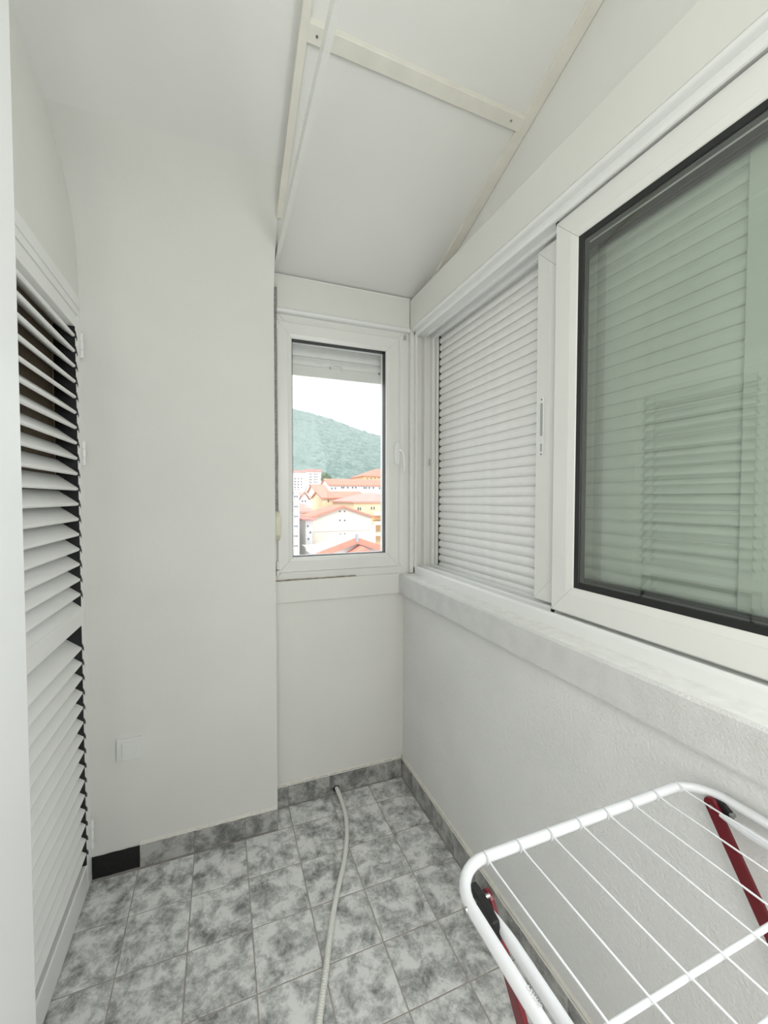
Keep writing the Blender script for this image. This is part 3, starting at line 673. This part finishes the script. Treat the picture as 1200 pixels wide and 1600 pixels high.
# red roofs stepping back
house('yellow-walled house with a long plain red roof', 82, 504, 571, 777.5, 767.5, 10, 'town_yellow', None, 'roof_tile', 'x', grid((513, 522, 531), (783,)), (2, 3))
t, x0, x1, ze, zr = house('long white house with red roof and a row of attic windows', 105, 515, 625, 758, 749, 10, 'town_white', None, 'roof_tile', 'x', [(518.5, 763.5), (524, 763), (534, 762), (537, 762), (543.5, 762), (551, 762), (556, 762), (569, 762.5), (572, 762.5), (577, 762.5), (583.5, 762.5), (593, 763), (598, 763)], (2.0, 2.6))
house('orange building with tiled roof high on the right', 135, 568, 640, 744, 733, 14, 'town_orange', None, 'roof_tile', 'hip', [(574, 748), (580, 747.5), (586, 747), (592, 747)], (1.6, 2.2))
house('small cream gable between the tower and the red roofs', 94, 494, 512, 768, 757, 9, 'town_cream', None, 'roof_tile', 'x', [(505, 776), (509, 776)], (1.6, 2.2))
# towers at the left
house('tall white tower block with two columns of dark windows', 165, 478.5, 501.5, 737, 733.5, 14, 'town_white', None, 'roof_pink', 'flat', grid((484, 486.3, 491, 493.3, 496), [741+4.2*k for k in range(10)]), (1.3, 2.1))
house('pale tower block at the left edge below the hill', 150, 452, 476.5, 738, 735, 14, 'town_white', None, 'roof_pink', 'flat', grid((461, 466, 471), [748+4.5*k for k in range(7)]), (1.6, 2.0))
# left column of apartments
house('white apartment block with rows of small windows at left', 41, 440, 467.3, 769, 766, 10, 'town_white', None, 'town_white', 'flat', grid((460.5, 464), [776+15.4*k for k in range(7)]), (1.7, 2.4))
house('small house with pink tiled roof beside the left apartments', 78, 468.5, 482, 779, 767, 9, 'town_white', None, 'roof_pink', 'y', [(472.5, 783), (477, 783)], (1.8, 2.4))
house('pink roofed house in front of the cream gable', 68, 470, 488, 799, 787, 9, 'town_white', None, 'roof_pink', 'hip', [(476, 804), (482, 804)], (1.8, 2.6))
house('low orange house squeezed between two blocks', 60, 468, 481, 816, 805, 6, 'town_orange', None, 'roof_tile', 'y')
house('narrow grey house with flat white roof', 52.5, 468, 476.5, 828, 826.5, 4, 'town_grey', None, 'town_white', 'flat', [(471, 834), (472, 848)], (2, 3))
house('white house with two small windows beside the grey one', 45, 477.5, 488.5, 813, 811, 6, 'town_white', None, 'roof_pink', 'flat', [(481, 822), (485, 832), (482, 842), (486, 852)], (1.8, 2.4))
house('low white flat-roofed garage near the bottom edge', 40.5, 487, 502, 858, 856, 3, 'town_white', None, 'town_white', 'flat', [(492, 863)], (5, 2.5))
# tree
def blob_tree(label, c, r):
    t = thing('tree', label, 'tree', (c.x, c.y, GZ))
    b = bmesh.new()
    for k in range(16):
        d = Vector((random.gauss(0, 1), random.gauss(0, 1), random.gauss(0, 1.2))).normalized()*r*random.uniform(.3, .8)
        bmesh.ops.create_icosphere(b, subdivisions=2, radius=r*random.uniform(.35, .55), matrix=Matrix.Translation(c + d))
    for v in b.verts: v.co += Vector((random.gauss(0, 1), random.gauss(0, 1), random.gauss(0, 1)))*r*0.04
    keep(build('crown', b, 'tree_leaf', recalc=False), t)
    b = bmesh.new(); tube(b, [(c.x, c.y, GZ), (c.x, c.y, c.z)], r*0.1, 8); keep(build('trunk', b, 'board_edge'), t)
blob_tree('round dark green tree beside the white tower', at(508.5, 748, 118), 1.6)
# hillside
ridge_px = [(380, 622), (430, 632), (458, 639), (485, 645), (513, 653), (540, 663), (560, 671), (580, 677.5), (600, 683), (640, 699), (700, 722)]
YR = 520; rp = [at(x, y, YR) for x, y in ridge_px]
def ridge(x):
    if x <= rp[0].x: return rp[0].z + 8*math.sin((rp[0].x-x)/120)
    for a, b_ in zip(rp, rp[1:]):
        if x <= b_.x: t_ = (x-a.x)/(b_.x-a.x); return a.z*(1-t_) + b_.z*t_
    return rp[-1].z*math.exp(-(x-rp[-1].x)/200)
from mathutils import noise
bm = bmesh.new(); nx_, ny_ = 360, 110; rows = []
for j in range(ny_+1):
    v_ = j/ny_; row = []
    for i in range(nx_+1):
        x = -120 + 640*i/nx_; zt = ridge(x); y = 215 + (YR-215)*v_
        z = GZ + (zt-GZ)*(v_**1.15)
        n_ = noise.fractal(Vector((x*0.02, y*0.02, 3)), 1.0, 2.0, 4)*7*math.sin(pi*v_)
        c_ = noise.noise(Vector((x*0.22, y*0.22, z*0.22)))*2.6
        row.append(bm.verts.new((x, y - c_*0.6, z + n_*0.6 + c_*(0.35 if j == ny_ else 0.8))))
    rows.append(row)
for j in range(ny_):
    for i in range(nx_): bm.faces.new((rows[j][i], rows[j][i+1], rows[j+1][i+1], rows[j+1][i]))
for i in (0,): pass
back = [bm.verts.new((v.co.x, YR+260, GZ)) for v in rows[-1]]
for i in range(nx_): bm.faces.new((rows[-1][i], rows[-1][i+1], back[i+1], back[i]))
tag(build('forested_hill', bm, 'forest_hazed', recalc=False), 'hazy forested hillside rising behind the town', 'hill', kind='structure')
# haze between the town and the hill
hz = bpy.data.materials.new('haze'); hz.use_nodes = True; N = hz.node_tree.nodes; N.remove(N['Principled BSDF'])
vs_ = N.new('ShaderNodeVolumeScatter'); vs_.inputs['Color'].default_value = (0.97, 0.985, 1.0, 1); vs_.inputs['Density'].default_value = 0.0009; vs_.inputs['Anisotropy'].default_value = 0.0
hz.node_tree.links.new(vs_.outputs[0], N['Material Output'].inputs['Volume'])
MATS['haze'] = hz
tag(obox('haze', 'haze', (-240, 520, 125, 790, GZ-0.4, 190)), 'thin pale haze hanging in front of the hill', 'haze', kind='stuff')
